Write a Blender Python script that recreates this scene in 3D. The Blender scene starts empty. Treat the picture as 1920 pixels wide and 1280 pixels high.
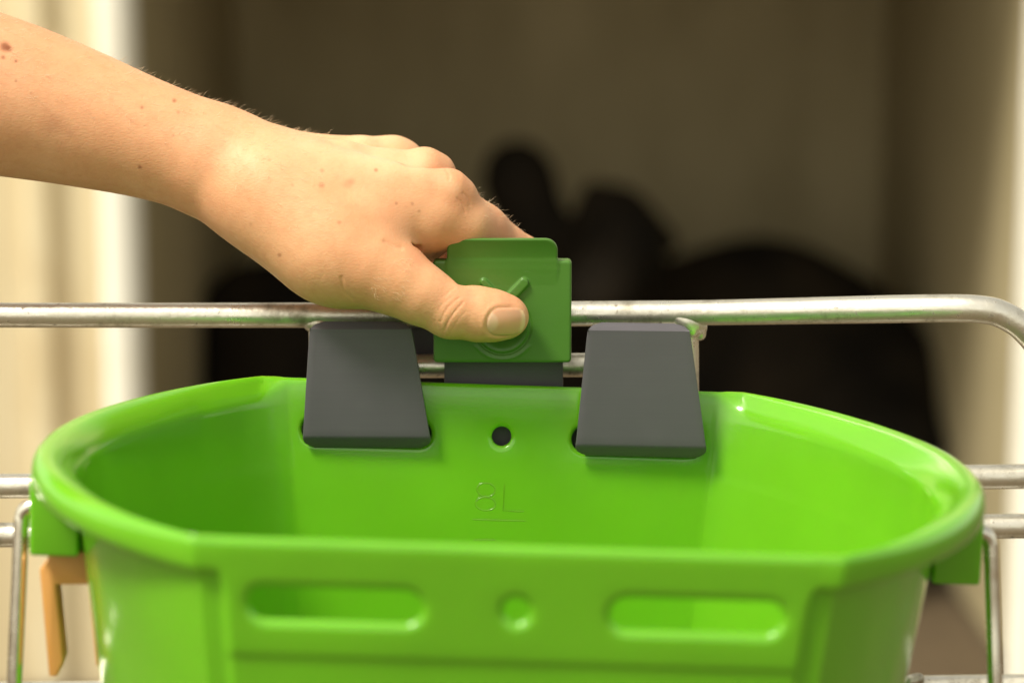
import bpy, bmesh, math, random
import numpy as np
from mathutils import Vector, Matrix

# ================================================================ camera, world, sun, exposure
scene = bpy.context.scene
col = scene.collection
cam_d = bpy.data.cameras.new('camera'); cam = bpy.data.objects.new('camera', cam_d); col.objects.link(cam)
cam.location = (0, 0, 1.0); cam.rotation_euler = (math.pi/2 - 0.17246, 0, 0)
cam_d.sensor_width = 36; cam_d.lens = 4450.0 / 1920 * 36; cam_d.clip_start = 0.05; cam_d.clip_end = 400
cam_d.dof.use_dof = True; cam_d.dof.focus_distance = 0.868; cam_d.dof.aperture_fstop = 6.0
scene.camera = cam

SUN_DIR = Vector((-0.44, -0.34, 0.83)).normalized()      # towards the light: high, from the left, slightly in front
world = bpy.data.worlds.new('World'); scene.world = world; world.use_nodes = True
wn = world.node_tree; wn.nodes.clear()
sky = wn.nodes.new('ShaderNodeTexSky'); sky.sky_type = 'NISHITA'; sky.sun_disc = False
sky.sun_elevation = math.asin(SUN_DIR.z); sky.sun_rotation = math.atan2(SUN_DIR.x, SUN_DIR.y)
sky.air_density = 1.0; sky.dust_density = 2.0; sky.ozone_density = 0.5
hs = wn.nodes.new('ShaderNodeHueSaturation'); hs.inputs['Saturation'].default_value = 0.25      # overcast: hardly any blue
tint = wn.nodes.new('ShaderNodeMix'); tint.data_type = 'RGBA'; tint.blend_type = 'MULTIPLY'; tint.inputs[0].default_value = 1
tint.inputs[7].default_value = (1.0, 0.915, 0.70, 1)
bg = wn.nodes.new('ShaderNodeBackground'); bg.inputs['Strength'].default_value = 0.125
wo = wn.nodes.new('ShaderNodeOutputWorld')
wn.links.new(sky.outputs[0], hs.inputs['Color']); wn.links.new(hs.outputs[0], tint.inputs[6])
wn.links.new(tint.outputs[2], bg.inputs['Color']); wn.links.new(bg.outputs[0], wo.inputs['Surface'])
sun_d = bpy.data.lights.new('sun', 'SUN'); sun_d.energy = 2.4; sun_d.angle = math.radians(14); sun_d.color = (1.0, 0.94, 0.78)
sun = bpy.data.objects.new('sun', sun_d); col.objects.link(sun); sun.rotation_euler = SUN_DIR.to_track_quat('Z', 'Y').to_euler()
vs = scene.view_settings; vs.view_transform = 'Standard'; vs.look = 'None'; vs.gamma = 1; vs.use_curve_mapping = False
vs.exposure = 0.84
scene.render.engine = 'CYCLES'; scene.cycles.use_denoising = True; scene.cycles.max_bounces = 10
scene.cycles.sample_clamp_indirect = 6
rng = random.Random(7); nrng = np.random.default_rng(7)
# ---------------------------------------------------------------- numpy helpers
F_PX = 4450.0                      # focal length in pixels of a 1920 px wide frame
TH = 0.17246                       # camera pitch (down)
CAM = np.array([0.0, 0.0, 1.0])
_f = np.array([0, math.cos(TH), -math.sin(TH)]); _r = np.array([1.0, 0, 0]); _u = np.array([0, math.sin(TH), math.cos(TH)])
def ray(px, py): return _f + (px - 960) / F_PX * _r + (640 - py) / F_PX * _u
def atY(px, py, Y):
    d = ray(px, py); return CAM + d * (Y / d[1])
def atD(px, py, D): return CAM + ray(px, py) * D
def to_px(P):
    q = np.asarray(P) - CAM; d = q @ _f
    return 960 + F_PX * (q @ _r) / d, 640 - F_PX * (q @ _u) / d, d

def surface_nets(s, org, h):
    """s: 3-D signed distances on a grid; returns verts, quads"""
    ins = s < 0
    c = np.zeros(tuple(n - 1 for n in s.shape), np.int8)
    offs = [(i, j, k) for i in (0, 1) for j in (0, 1) for k in (0, 1)]
    nx, ny, nz = c.shape
    for i, j, k in offs: c += ins[i:i+nx, j:j+ny, k:k+nz]
    idx = np.argwhere((c > 0) & (c < 8)); n = len(idx)
    vid = np.full(c.shape, -1, np.int32); vid[tuple(idx.T)] = np.arange(n)
    val = np.stack([s[idx[:, 0]+i, idx[:, 1]+j, idx[:, 2]+k] for i, j, k in offs], 1)
    acc = np.zeros((n, 3)); cnt = np.zeros(n); o = np.array(offs, float)
    for a in range(8):
        for b in range(a + 1, 8):
            if np.abs(o[a] - o[b]).sum() != 1: continue
            va, vb = val[:, a], val[:, b]; m = (va < 0) != (vb < 0)
            t = np.where(m, va / np.where(m, va - vb, 1), 0)
            p = o[a] + t[:, None] * (o[b] - o[a])
            acc[m] += p[m]; cnt[m] += 1
    v = org + (idx + acc / cnt[:, None]) * h
    quads = []
    for ax in range(3):
        sl0 = [slice(None)] * 3; sl1 = [slice(None)] * 3
        sl0[ax] = slice(0, -1); sl1[ax] = slice(1, None)
        A = ins[tuple(sl0)]; B = ins[tuple(sl1)]
        e = np.argwhere(A != B); b1, b2 = (ax + 1) % 3, (ax + 2) % 3
        ok = (e[:, b1] > 0) & (e[:, b2] > 0) & (e[:, b1] < s.shape[b1]-1) & (e[:, b2] < s.shape[b2]-1); e = e[ok]
        flip = A[tuple(e.T)]
        def cell(d1, d2):
            q = e.copy(); q[:, b1] += d1; q[:, b2] += d2; return vid[tuple(q.T)]
        q = np.stack([cell(-1, -1), cell(0, -1), cell(0, 0), cell(-1, 0)], 1)
        q[~flip] = q[~flip][:, ::-1]; quads.append(q)
    return v, np.concatenate(quads)

def catmull(pts, n=8):
    P = np.array(pts, float); P = np.vstack([2*P[0]-P[1], P, 2*P[-1]-P[-2]]); out = []
    for i in range(1, len(P)-2):
        for t in np.arange(n)/n:
            a, b, c, d = P[i-1:i+3]
            out.append(.5*((2*b)+(-a+c)*t+(2*a-5*b+4*c-d)*t*t+(-a+3*b-3*c+d)*t**3))
    out.append(P[-2]); return np.array(out)

class Field:
    """signed distance grid built from tapered capsules with smooth union"""
    def __init__(self, lo, hi, h):
        self.lo = np.array(lo, float); self.h = h
        self.n = np.ceil((np.array(hi) - self.lo) / h).astype(int) + 1
        self.s = np.full(tuple(self.n), 60.0, np.float32)
        self.ax = [(self.lo[i] + np.arange(self.n[i]) * h).astype(np.float32) for i in range(3)]
    def box(self, lo, hi):
        a = [max(0, int(np.searchsorted(self.ax[i], lo[i])) - 1) for i in range(3)]
        b = [min(self.n[i], int(np.searchsorted(self.ax[i], hi[i])) + 1) for i in range(3)]
        sl = tuple(slice(a[i], b[i]) for i in range(3))
        g = [self.ax[i][sl[i]].reshape([-1 if j == i else 1 for j in range(3)]) for i in range(3)]
        return sl, g
    def cone(self, a, b, ra, rb, k=4.0, sub=False, sq=None, nrm=None):
        a = np.array(a, float); b = np.array(b, float); R = max(ra, rb) * (sq if (sq and sq > 1) else 1) + k + 4
        sl, g = self.box(np.minimum(a, b) - R, np.maximum(a, b) + R)
        ab = b - a; L2 = max(ab @ ab, 1e-9)
        rel = [g[i] - np.float32(a[i]) for i in range(3)]
        t = np.clip(sum(rel[i] * np.float32(ab[i] / L2) for i in range(3)), 0, 1)
        dd = [rel[i] - t * np.float32(ab[i]) for i in range(3)]
        d2 = dd[0]**2 + dd[1]**2 + dd[2]**2
        if sq is not None:      # flatten along nrm (sq<1)
            nd = sum(dd[i] * np.float32(nrm[i]) for i in range(3)); d2 = d2 + nd**2 * np.float32(1 / sq**2 - 1)
        d = np.sqrt(d2) - (np.float32(ra) + t * np.float32(rb - ra))
        s = self.s[sl]
        if sub:
            m = -d; hh = np.clip(.5 - .5 * (s - m) / k, 0, 1)
            self.s[sl] = s + (m - s) * hh + k * hh * (1 - hh)
        else:
            hh = np.clip(.5 + .5 * (s - d) / k, 0, 1)
            self.s[sl] = s + (d - s) * hh - k * hh * (1 - hh)
    def chain(self, pts, k=4.0, n=1, **kw):
        if n > 1: pts = [tuple(p) for p in catmull(pts, n)]
        for p, q in zip(pts[:-1], pts[1:]): self.cone(p[:3], q[:3], p[3], q[3], k, **kw)
    def mesh(self):
        v, q = surface_nets(self.s, np.zeros(3), 1.0)
        return np.stack([np.interp(v[:, i], np.arange(self.n[i]), self.ax[i].astype(float)) for i in range(3)], 1), q

def vnormals(v, q):
    fn = np.cross(v[q[:, 2]] - v[q[:, 0]], v[q[:, 3]] - v[q[:, 1]])
    n = np.zeros_like(v)
    for i in range(4):
        for c in range(3): n[:, c] += np.bincount(q[:, i], fn[:, c], len(v))
    return n / np.maximum(np.linalg.norm(n, axis=1), 1e-12)[:, None]
def smooth(v, q, it=2, lam=.5, mu=-.52):
    e = np.concatenate([q[:, [0, 1]], q[:, [1, 2]], q[:, [2, 3]], q[:, [3, 0]]]); e = np.concatenate([e, e[:, ::-1]])
    cnt = np.bincount(e[:, 0], minlength=len(v)).astype(float)
    for _ in range(it):
        for f in (lam, mu):
            m = np.stack([np.bincount(e[:, 0], v[e[:, 1], c], len(v)) for c in range(3)], 1) / cnt[:, None]
            v = v + f * (m - v)
    return v

# ---------------------------------------------------------------- the hand and forearm (millimetres, camera-aligned frame)
LATCH_Y = 0.864
DREF = (atY(942, 600, LATCH_Y) - CAM) @ _f
def hp(px, py, w):      # a point of the hand, w millimetres behind the latch face
    d = DREF * 1000 + w
    return ((px - 960) / F_PX * d, (640 - py) / F_PX * d, w)
def hc(px, py, w, r): return hp(px, py, w) + (r,)
def hand_to_world(v):
    return (CAM + np.outer(v[:, 0], _r) / 1000 + np.outer(v[:, 1], _u) / 1000 + np.outer(v[:, 2] / 1000 + DREF, _f))
def build_hand(h=0.55):
    fl = Field((-262, -8, -42), (22, 150, 92), h)
    fl.ax[0] = np.where(fl.ax[0] < -196, -196 + (fl.ax[0] + 196) * 4, fl.ax[0]).astype(np.float32)     # coarser towards the elbow, out of frame
    ch = fl.chain
    # forearm: radius side and ulna side
    ch([hc(-860,112,-4,33), hc(-620,98,-2,37), hc(-380,108,0,35), hc(-160,146,2,30.5), hc(0,181,2,27.0), hc(110,210,3,23.8), hc(200,237,3,21.4), hc(330,278,3,18.9), hc(420,310,3,17.6)], 5, 5)
    ch([hc(-860,118,20,31), hc(-620,104,24,34), hc(-380,114,26,32), hc(-160,150,28,28), hc(0,188,26,24), hc(200,246,25,18.4), hc(330,287,24,16.4), hc(420,303,22,15.0)], 6, 5)
    fl.cone(hp(392,266,22), hp(402,270,24), 12.2, 11.8, 8)
    # carpus and metacarpals
    ch([hc(400,303,3,18.0), hc(500,345,2,16.8), hc(600,370,0,15)], 8, 4)
    ch([hc(470,318,-1,12.8), hc(640,354,-3,11.8), hc(836,386,-1,10.6)], 7, 4)
    ch([hc(465,311,8,12.9), hc(620,332,12,10.6), hc(797,348,17,10.7)], 6, 4)
    ch([hc(460,310,20,12.6), hc(600,316,28,10.0), hc(680,317,32,9.8), hc(742,322,35,9.6)], 6, 4)
    ch([hc(460,315,30,11.8), hc(580,318,40,10), hc(690,330,50,9.0)], 7)
    # palm fill
    ch([hc(560,385,14,15), hc(720,400,26,12)], 10)
    ch([hc(600,370,32,12), hc(700,380,44,9)], 10)
    # thumb: metacarpal with thenar mass, phalanges
    ch([hc(470,350,0,16.2), hc(512,375,-3,16.8), hc(606,455,-7,16.4), hc(652,481,-9,15.4)], 9, 4)
    ch([hc(640,475,-9,15.2), hc(706,503,-13,13.4)], 7)
    # first web: interosseous muscle between thumb and index
    ch([hc(600,410,-8,14), hc(700,425,-5,12.5), hc(776,415,-1,11)], 9)
    ch([hc(700,440,-3,11), hc(735,450,2,8.5)], 6)
    # index finger
    ch([hc(836,386,-1,10.7), hc(905,436,13,9.6), hc(978,490,27,9.4)], 3.5)
    ch([hc(978,490,27,9.2), hc(958,545,30,8.4), hc(925,560,22,7.6)], 3)
    ch([hc(815,414,-2.5,10.4), hc(872,424,1.5,9.4), hc(900,432,8,9.2)], 4)
    # base of index, palm side fold
    ch([hc(800,425,3,9.6), hc(800,446,8,8.6)], 4.5)
    # middle, ring, little finger curled behind the latch
    ch([hc(797,345,17,11), hc(860,405,33,9.4), hc(912,462,46,9.4), hc(905,525,46,8.4), hc(880,548,36,7.6)], 3)
    ch([hc(742,320,35,10.1), hc(800,385,52,9), hc(850,440,62,9), hc(850,505,60,8), hc(830,535,50,7.2)], 3)
    ch([hc(690,330,50,9), hc(740,390,64,8), hc(785,430,72,7.8), hc(790,480,70,7), hc(775,505,60,6.4)], 3)
    # thumb phalanges (tight blend leaves the crease at the web)
    ch([hc(700,500,-13,13.0), hc(752,530,-14,11.1), hc(790,552,-14,10.4)], 6)
    ch([hc(790,553,-14,10.6), hc(846,581,-12.5,10.15)], 3)
    ch([hc(846,581,-12.5,10.1), hc(898,589,-11,9.7)], 2.5)
    nt = np.array([0.05, -.22, -.97]); nt /= np.linalg.norm(nt)
    ch([hc(898,589,-10.6,9.75), hc(930,592,-9.6,9.0), hc(952,594,-9,7.7)], 2.5)
    fl.cone(hp(862,529,-12), hp(868,533,-14), 1.6, 1.6, 4, sub=True)
    # extensor tendons and knuckle ridges
    ch([hc(520,272,6,4), hc(650,290,4,2.6), hc(790,312,11,2.4)], 7)
    ch([hc(560,270,20,3), hc(680,280,24,2.6), hc(752,288,30,2.6)], 6)
    ch([hc(620,322,-9,2.2), hc(740,342,-8,2.2), hc(838,349,-6,3.0)], 7)
    fl.cone(hp(846,352,-5), hp(862,362,-3), 5.4, 4.6, 6)
    fl.cone(hp(800,306,13), hp(822,316,16), 4.6, 4.2, 7)
    fl.cone(hp(742,284,31), hp(766,292,33), 4.0, 3.4, 7)
    # hollows between the knuckles, and the hollow at the thumb root
    fl.cone(hp(770,318,-4), hp(826,330,2), 2.2, 1.6, 5, sub=True)
    fl.cone(hp(650,274,8), hp(730,288,18), 1.0, 1.2, 5, sub=True)
    # fold of the web
    ch([hc(742,466,-17,1.0), hc(764,468,-14,1.8), hc(778,474,-10,2.2), hc(784,488,-8,1.8)], 2.2, sub=True)
    v, q = fl.mesh(); v = smooth(v, q, 3)
    return v, q
HAND_TRACE_TOP = [(0,30),(100,75),(200,118),(280,150),(330,165),(400,190),(450,215),(490,235),(540,250),(590,258),(640,262),(690,265),(730,263),(775,272),(800,285),(830,297),(850,312),(865,332),(880,345),(905,370),(935,397),(965,415),(1000,443)]
HAND_TRACE_BOT = [(0,330),(60,342),(130,350),(200,355),(265,362),(310,375),(360,392),(400,410),(440,440),(480,475),(520,510),(560,537),(600,553),(640,563),(690,575),(730,590),(770,605),(810,622),(840,632),(870,637),(910,637),(950,633),(975,622),(990,600)]
# ================================================================ materials
def mat(name, base=(.5,.5,.5), rough=.5, metallic=0.0, **kw):
    m = bpy.data.materials.new(name); m.use_nodes = True
    nt = m.node_tree; b = nt.nodes['Principled BSDF']
    b.inputs['Base Color'].default_value = (*base, 1); b.inputs['Roughness'].default_value = rough; b.inputs['Metallic'].default_value = metallic
    for k, v in kw.items(): b.inputs[k].default_value = v
    return m, nt, b
def node(nt, typ, **kw):
    n = nt.nodes.new(typ)
    for k, v in kw.items():
        if k in n.inputs: n.inputs[k].default_value = v
        else: setattr(n, k, v)
    return n
def coords(nt, scale=(1,1,1), kind='Object'):
    t = node(nt, 'ShaderNodeTexCoord'); mp = node(nt, 'ShaderNodeMapping'); mp.inputs['Scale'].default_value = scale
    nt.links.new(t.outputs[kind], mp.inputs[0]); return mp.outputs[0]
def noise(nt, vec, scale, detail=4, rough=.5):
    n = node(nt, 'ShaderNodeTexNoise', Scale=scale, Detail=detail, Roughness=rough); nt.links.new(vec, n.inputs['Vector']); return n
def ramp(nt, fac, stops):
    r = node(nt, 'ShaderNodeValToRGB'); cr = r.color_ramp
    while len(cr.elements) < len(stops): cr.elements.new(.5)
    for e, (p, c) in zip(cr.elements, stops): e.position = p; e.color = (*c, 1) if len(c) == 3 else c
    nt.links.new(fac, r.inputs[0]); return r.outputs[0]
def mixc(nt, fac, a, b, mode='MIX'):
    m = node(nt, 'ShaderNodeMix', data_type='RGBA', blend_type=mode)
    for i, x in ((0, fac), (6, a), (7, b)):
        if isinstance(x, (int, float)): m.inputs[i].default_value = x
        elif isinstance(x, tuple): m.inputs[i].default_value = (*x, 1)
        else: nt.links.new(x, m.inputs[i])
    return m.outputs[2]
def bump(nt, b, height, strength=.2, dist=.001, prev=None):
    n = node(nt, 'ShaderNodeBump', Strength=strength, Distance=dist); nt.links.new(height, n.inputs['Height'])
    if prev is not None: nt.links.new(prev, n.inputs['Normal'])
    nt.links.new(n.outputs[0], b.inputs['Normal']); return n.outputs[0]
M = {}
def plastic(name, base, rough, sss, scale=.004, grime=.25, spec=.5):
    m, nt, b = mat(name, base, rough)
    v = coords(nt); n1 = noise(nt, v, 14, 5); n2 = noise(nt, v, 900, 3)
    c = ramp(nt, n1.outputs[0], [(.3, tuple(x*.90 for x in base)), (.7, tuple(min(1, x*1.06) for x in base))])
    # faint scuffs
    sc = noise(nt, coords(nt, (30, 30, 260)), 5, 6, .7)
    f = ramp(nt, sc.outputs[0], [(.62, (0,0,0)), (.8, (grime,)*3)])
    nt.links.new(mixc(nt, f, c, tuple(min(1, x*.8+.10) for x in base)), b.inputs['Base Color'])
    r = ramp(nt, noise(nt, v, 60, 6, .65).outputs[0], [(.3, (rough*.85,)*3), (.75, (rough*1.35,)*3)]); nt.links.new(r, b.inputs['Roughness'])
    bump(nt, b, n2.outputs[0], .06, .0003)
    if sss:
        b.inputs['Subsurface Weight'].default_value = sss; b.inputs['Subsurface Radius'].default_value = (.7, 1.0, .25); b.inputs['Subsurface Scale'].default_value = scale
    b.inputs['Specular IOR Level'].default_value = spec; M[name] = m; return m
plastic('bucket_plastic', (.150, .46, .014), .14, .6, .005, .07, .8)
plastic('latch_plastic', (.066, .180, .024), .34, 0, .002, .5)
plastic('tan_plastic', (.66, .33, .095), .5, .3, .002, .1)
# dark coated steel with fine horizontal drawing marks
m, nt, b = mat('grey_steel', (.088, .088, .095), .5, 0)
b.inputs['Specular IOR Level'].default_value = .45
st = noise(nt, coords(nt, (25, 25, 1600)), 1, 4); n2 = noise(nt, coords(nt), 120, 5)
c = ramp(nt, st.outputs[0], [(.3, (.086,.081,.098)), (.7, (.091,.086,.103))])
nt.links.new(mixc(nt, ramp(nt, n2.outputs[0], [(.5, (0,0,0)), (.8, (.10,)*3)]), c, (.125,.116,.14)), b.inputs['Base Color'])
nt.links.new(ramp(nt, n2.outputs[0], [(.3, (.36,)*3), (.7, (.42,)*3)]), b.inputs['Roughness']); bump(nt, b, st.outputs[0], .015, .0002); M['grey_steel'] = m
# galvanised steel
m, nt, b = mat('galvanised', (.62,.58,.48), .3, 1.0)
v = coords(nt); n1 = noise(nt, v, 55, 6, .65); n2 = noise(nt, coords(nt, (1, 1, 1)), 420, 4); vo = node(nt, 'ShaderNodeTexVoronoi', Scale=140.); nt.links.new(v, vo.inputs['Vector'])
c = ramp(nt, n1.outputs[0], [(.34, (.36,.33,.27)), (.47, (.76,.73,.66)), (.66, (.93,.91,.86))])
spots = ramp(nt, n2.outputs[0], [(.64, (0,0,0)), (.74, (.75,)*3)])
nt.links.new(mixc(nt, spots, c, (.16,.12,.08)), b.inputs['Base Color'])
nt.links.new(ramp(nt, n1.outputs[0], [(.25, (.55,)*3), (.7, (.22,)*3)]), b.inputs['Roughness'])
nt.links.new(ramp(nt, spots, [(0, (.92,)*3), (1, (.2,)*3)]), b.inputs['Metallic'])
bp = bump(nt, b, n2.outputs[0], .25, .0004); bump(nt, b, n1.outputs[0], .3, .0010, bp); M['galvanised'] = m
# thin bright wire
m, nt, b = mat('bright_wire', (.78,.76,.70), .2, 1.0); n1 = noise(nt, coords(nt), 200, 4)
nt.links.new(ramp(nt, n1.outputs[0], [(.3, (.14,)*3), (.7, (.3,)*3)]), b.inputs['Roughness']); M['bright_wire'] = m
# skin: vertex attribute 'tone' = (pink, mole, pale)
m, nt, b = mat('skin', (.6,.38,.24), .46)
v = coords(nt); at = node(nt, 'ShaderNodeAttribute', attribute_name='tone'); sp = node(nt, 'ShaderNodeSeparateColor'); nt.links.new(at.outputs['Color'], sp.inputs[0])
n1 = noise(nt, v, 45, 5, .6); n2 = noise(nt, v, 260, 4); n3 = noise(nt, v, 1500, 3)
c = ramp(nt, n1.outputs[0], [(.3, (.68,.335,.175)), (.5, (.72,.375,.205)), (.72, (.76,.42,.24))])
c = mixc(nt, ramp(nt, n2.outputs[0], [(.48, (0,0,0)), (.75, (.32,)*3)]), c, (.62,.27,.14))
c = mixc(nt, sp.outputs[0], c, (.66,.27,.155)); c = mixc(nt, sp.outputs[2], c, (.74,.53,.33)); c = mixc(nt, sp.outputs[1], c, (.27,.085,.035))
fr = node(nt, 'ShaderNodeTexVoronoi', Scale=130.); nt.links.new(v, fr.inputs['Vector'])
fm = node(nt, 'ShaderNodeMath', operation='MULTIPLY'); nt.links.new(ramp(nt, fr.outputs['Distance'], [(.05, (.18,)*3), (.12, (0,0,0))]), fm.inputs[0])
nt.links.new(ramp(nt, n1.outputs[0], [(.5, (0,0,0)), (.62, (.8,)*3)]), fm.inputs[1])
c = mixc(nt, fm.outputs[0], c, (.40,.17,.075)); nt.links.new(c, b.inputs['Base Color'])
b.inputs['Subsurface Weight'].default_value = .25; b.inputs['Specular IOR Level'].default_value = .4; b.inputs['Subsurface Radius'].default_value = (1.0,.35,.18); b.inputs['Subsurface Scale'].default_value = .004
w1 = node(nt, 'ShaderNodeTexVoronoi', Scale=900., feature='DISTANCE_TO_EDGE'); nt.links.new(coords(nt, (.45, 1, 1)), w1.inputs['Vector'])
bp = bump(nt, b, ramp(nt, w1.outputs['Distance'], [(0, (0,0,0)), (.25, (1,1,1))]), .12, .0003); bp = bump(nt, b, n3.outputs[0], .10, .0003, bp); bump(nt, b, n2.outputs[0], .10, .0009, bp)
nt.links.new(ramp(nt, n2.outputs[0], [(.3, (.46,)*3), (.7, (.62,)*3)]), b.inputs['Roughness']); M['skin'] = m
# nail: attribute 'nailu' = 0 at the cuticle, 1 at the free edge
m, nt, b = mat('nail', (.7,.45,.32), .28)
at = node(nt, 'ShaderNodeAttribute', attribute_name='tone'); sp = node(nt, 'ShaderNodeSeparateColor'); nt.links.new(at.outputs['Color'], sp.inputs[0])
c = mixc(nt, sp.outputs[1], (.66,.35,.215), (.72,.46,.31)); c = mixc(nt, sp.outputs[0], c, (.74,.50,.30)); nt.links.new(c, b.inputs['Base Color'])
b.inputs['Subsurface Weight'].default_value = .3; b.inputs['Subsurface Radius'].default_value = (1,.4,.2); b.inputs['Subsurface Scale'].default_value = .001
M['nail'] = m
m, nt, b = mat('hair', (.74,.58,.40), .4); M['hair'] = m
# hutch: cream fibreglass, stained
m, nt, b = mat('hutch_shell', (.74,.64,.44), .55)
n1 = noise(nt, coords(nt, (6, 6, 1.2)), 1.3, 5, .6); n2 = noise(nt, coords(nt), 3.2, 4)
c = ramp(nt, n1.outputs[0], [(.3, (.72,.60,.38)), (.55, (.80,.70,.49)), (.75, (.84,.76,.58))])
nt.links.new(mixc(nt, ramp(nt, n2.outputs[0], [(.55, (0,0,0)), (.75, (.6,)*3)]), c, (.50,.34,.15)), b.inputs['Base Color']); M['hutch_shell'] = m
m, nt, b = mat('sunlit_trim', (.90,.88,.80), .4); n1 = noise(nt, coords(nt), 8, 5)  # flange paler than the shell: sunlight on its edge put into the colour
nt.links.new(ramp(nt, n1.outputs[0], [(.3, (.86,.83,.74)), (.7, (.91,.90,.84))]), b.inputs['Base Color']); M['sunlit_trim'] = m
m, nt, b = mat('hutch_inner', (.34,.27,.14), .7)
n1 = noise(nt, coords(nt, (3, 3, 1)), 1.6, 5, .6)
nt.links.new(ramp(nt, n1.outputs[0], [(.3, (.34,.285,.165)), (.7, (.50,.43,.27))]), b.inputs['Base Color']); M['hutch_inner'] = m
m, nt, b = mat('calf_coat', (.012,.010,.008), .85); b.inputs['Specular IOR Level'].default_value = .15; n1 = noise(nt, coords(nt), 6, 5)
nt.links.new(ramp(nt, n1.outputs[0], [(.4, (.005,.004,.003)), (.7, (.022,.016,.010))]), b.inputs['Base Color']); M['calf_coat'] = m
m, nt, b = mat('earth', (.16,.11,.06), .9); n1 = noise(nt, coords(nt), 3, 8, .65); n2 = noise(nt, coords(nt, (1, 8, 1)), 18, 6, .7)
c = ramp(nt, n1.outputs[0], [(.3, (.06,.04,.022)), (.7, (.13,.09,.05))])
nt.links.new(mixc(nt, ramp(nt, n2.outputs[0], [(.5, (0,0,0)), (.7, (.8,)*3)]), c, (.26,.19,.09)), b.inputs['Base Color']); bump(nt, b, n2.outputs[0], .5, .02); M['earth'] = m
# ================================================================ mesh helpers
def obj(name, verts, faces, material, parent=None, smooth_sh=True, sharp=None):
    me = bpy.data.meshes.new(name); me.from_pydata([tuple(map(float, v)) for v in verts], [], [tuple(map(int, f)) for f in faces]); me.validate(); me.update()
    return finish(name, me, material, parent, smooth_sh, sharp)
def obj_np(name, v, q, material, parent=None):
    me = bpy.data.meshes.new(name); me.vertices.add(len(v)); me.vertices.foreach_set('co', np.asarray(v, np.float32).ravel())
    me.loops.add(q.size); me.loops.foreach_set('vertex_index', q.ravel().astype(np.int32)); me.polygons.add(len(q))
    me.polygons.foreach_set('loop_start', np.arange(0, q.size, 4, dtype=np.int32)); me.update(calc_edges=True); me.validate()
    return finish(name, me, material, parent, True, None)
def finish(name, me, material, parent, smooth_sh, sharp):
    if smooth_sh: me.polygons.foreach_set('use_smooth', [True] * len(me.polygons))
    if sharp: me.set_sharp_from_angle(angle=math.radians(sharp))
    me.materials.append(M[material]); o = bpy.data.objects.new(name, me); col.objects.link(o)
    if parent is not None: o.parent = parent
    return o
def bm_obj(name, bm, material, parent=None, sharp=40):
    bmesh.ops.recalc_face_normals(bm, faces=bm.faces); me = bpy.data.meshes.new(name); bm.to_mesh(me); bm.free()
    return finish(name, me, material, parent, True, sharp)
def thing(name, label, cat, loc=(0,0,0)):
    o = bpy.data.objects.new(name, None); col.objects.link(o); o.location = loc; o.empty_display_size = .05; o['label'] = label; o['category'] = cat; return o
def tag(o, label, cat): o['label'] = label; o['category'] = cat; return o
def tube(path, rad, ns=20, wob=0.0, cap=True):
    path = np.array(path, float); n = len(path); rad = np.broadcast_to(np.asarray(rad, float), (n,))
    T = np.gradient(path, axis=0); T /= np.linalg.norm(T, axis=1)[:, None]
    up = np.array([0, 0, 1.0]) if abs(T[0][2]) < .9 else np.array([0, 1.0, 0]); vs = []
    N = np.cross(np.cross(T[0], up), T[0]); N /= np.linalg.norm(N)
    for i in range(n):
        N = N - T[i]*(N@T[i]); N /= np.linalg.norm(N); B = np.cross(T[i], N)
        for j in range(ns):
            a = 2*math.pi*j/ns; rr = rad[i]*(1+wob*math.sin(3.1*i+2*a))
            vs.append(path[i]+rr*(math.cos(a)*N+math.sin(a)*B))
    fs = [(i*ns+j, i*ns+(j+1) % ns, (i+1)*ns+(j+1) % ns, (i+1)*ns+j) for i in range(n-1) for j in range(ns)]
    if cap: fs += [tuple(range(ns))[::-1], tuple(range((n-1)*ns, n*ns))]
    return vs, fs
def add_tube(name, path, rad, material, parent, ns=20, loc=None, wob=0):
    v, f = tube(path, rad, ns, wob); L = np.array(loc if loc is not None else (0,0,0)); return obj(name, np.array(v)-L, f, material, parent, True, 50)
def box_bm(lo, hi, bev=0.0, seg=2, taper=None):
    bm = bmesh.new(); bmesh.ops.create_cube(bm, size=1); c = [(a+b)/2 for a, b in zip(lo, hi)]; s = [b-a for a, b in zip(lo, hi)]
    for v in bm.verts: v.co = Vector([c[i]+v.co[i]*s[i] for i in range(3)])
    if taper:
        for v in bm.verts: v.co = Vector(taper(v.co))
    if bev: bmesh.ops.bevel(bm, geom=list(bm.edges), offset=bev, segments=seg, profile=.5, affect='EDGES')
    return bm

# ================================================================ setting: ground
n = 24; vs = []; fs = []
for i in range(n+1):
    for j in range(n+1):
        x = (i/n-.5)*2; y = (j/n-.5)*2; x = math.copysign(abs(x)**2.2, x)*150; y = math.copysign(abs(y)**2.2, y)*150
        vs.append((x, y+2, 0.0))
fs = [(i*(n+1)+j, (i+1)*(n+1)+j, (i+1)*(n+1)+j+1, i*(n+1)+j+1) for i in range(n) for j in range(n)]
g = obj('ground', vs, fs, 'earth'); g['kind'] = 'structure'

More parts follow.
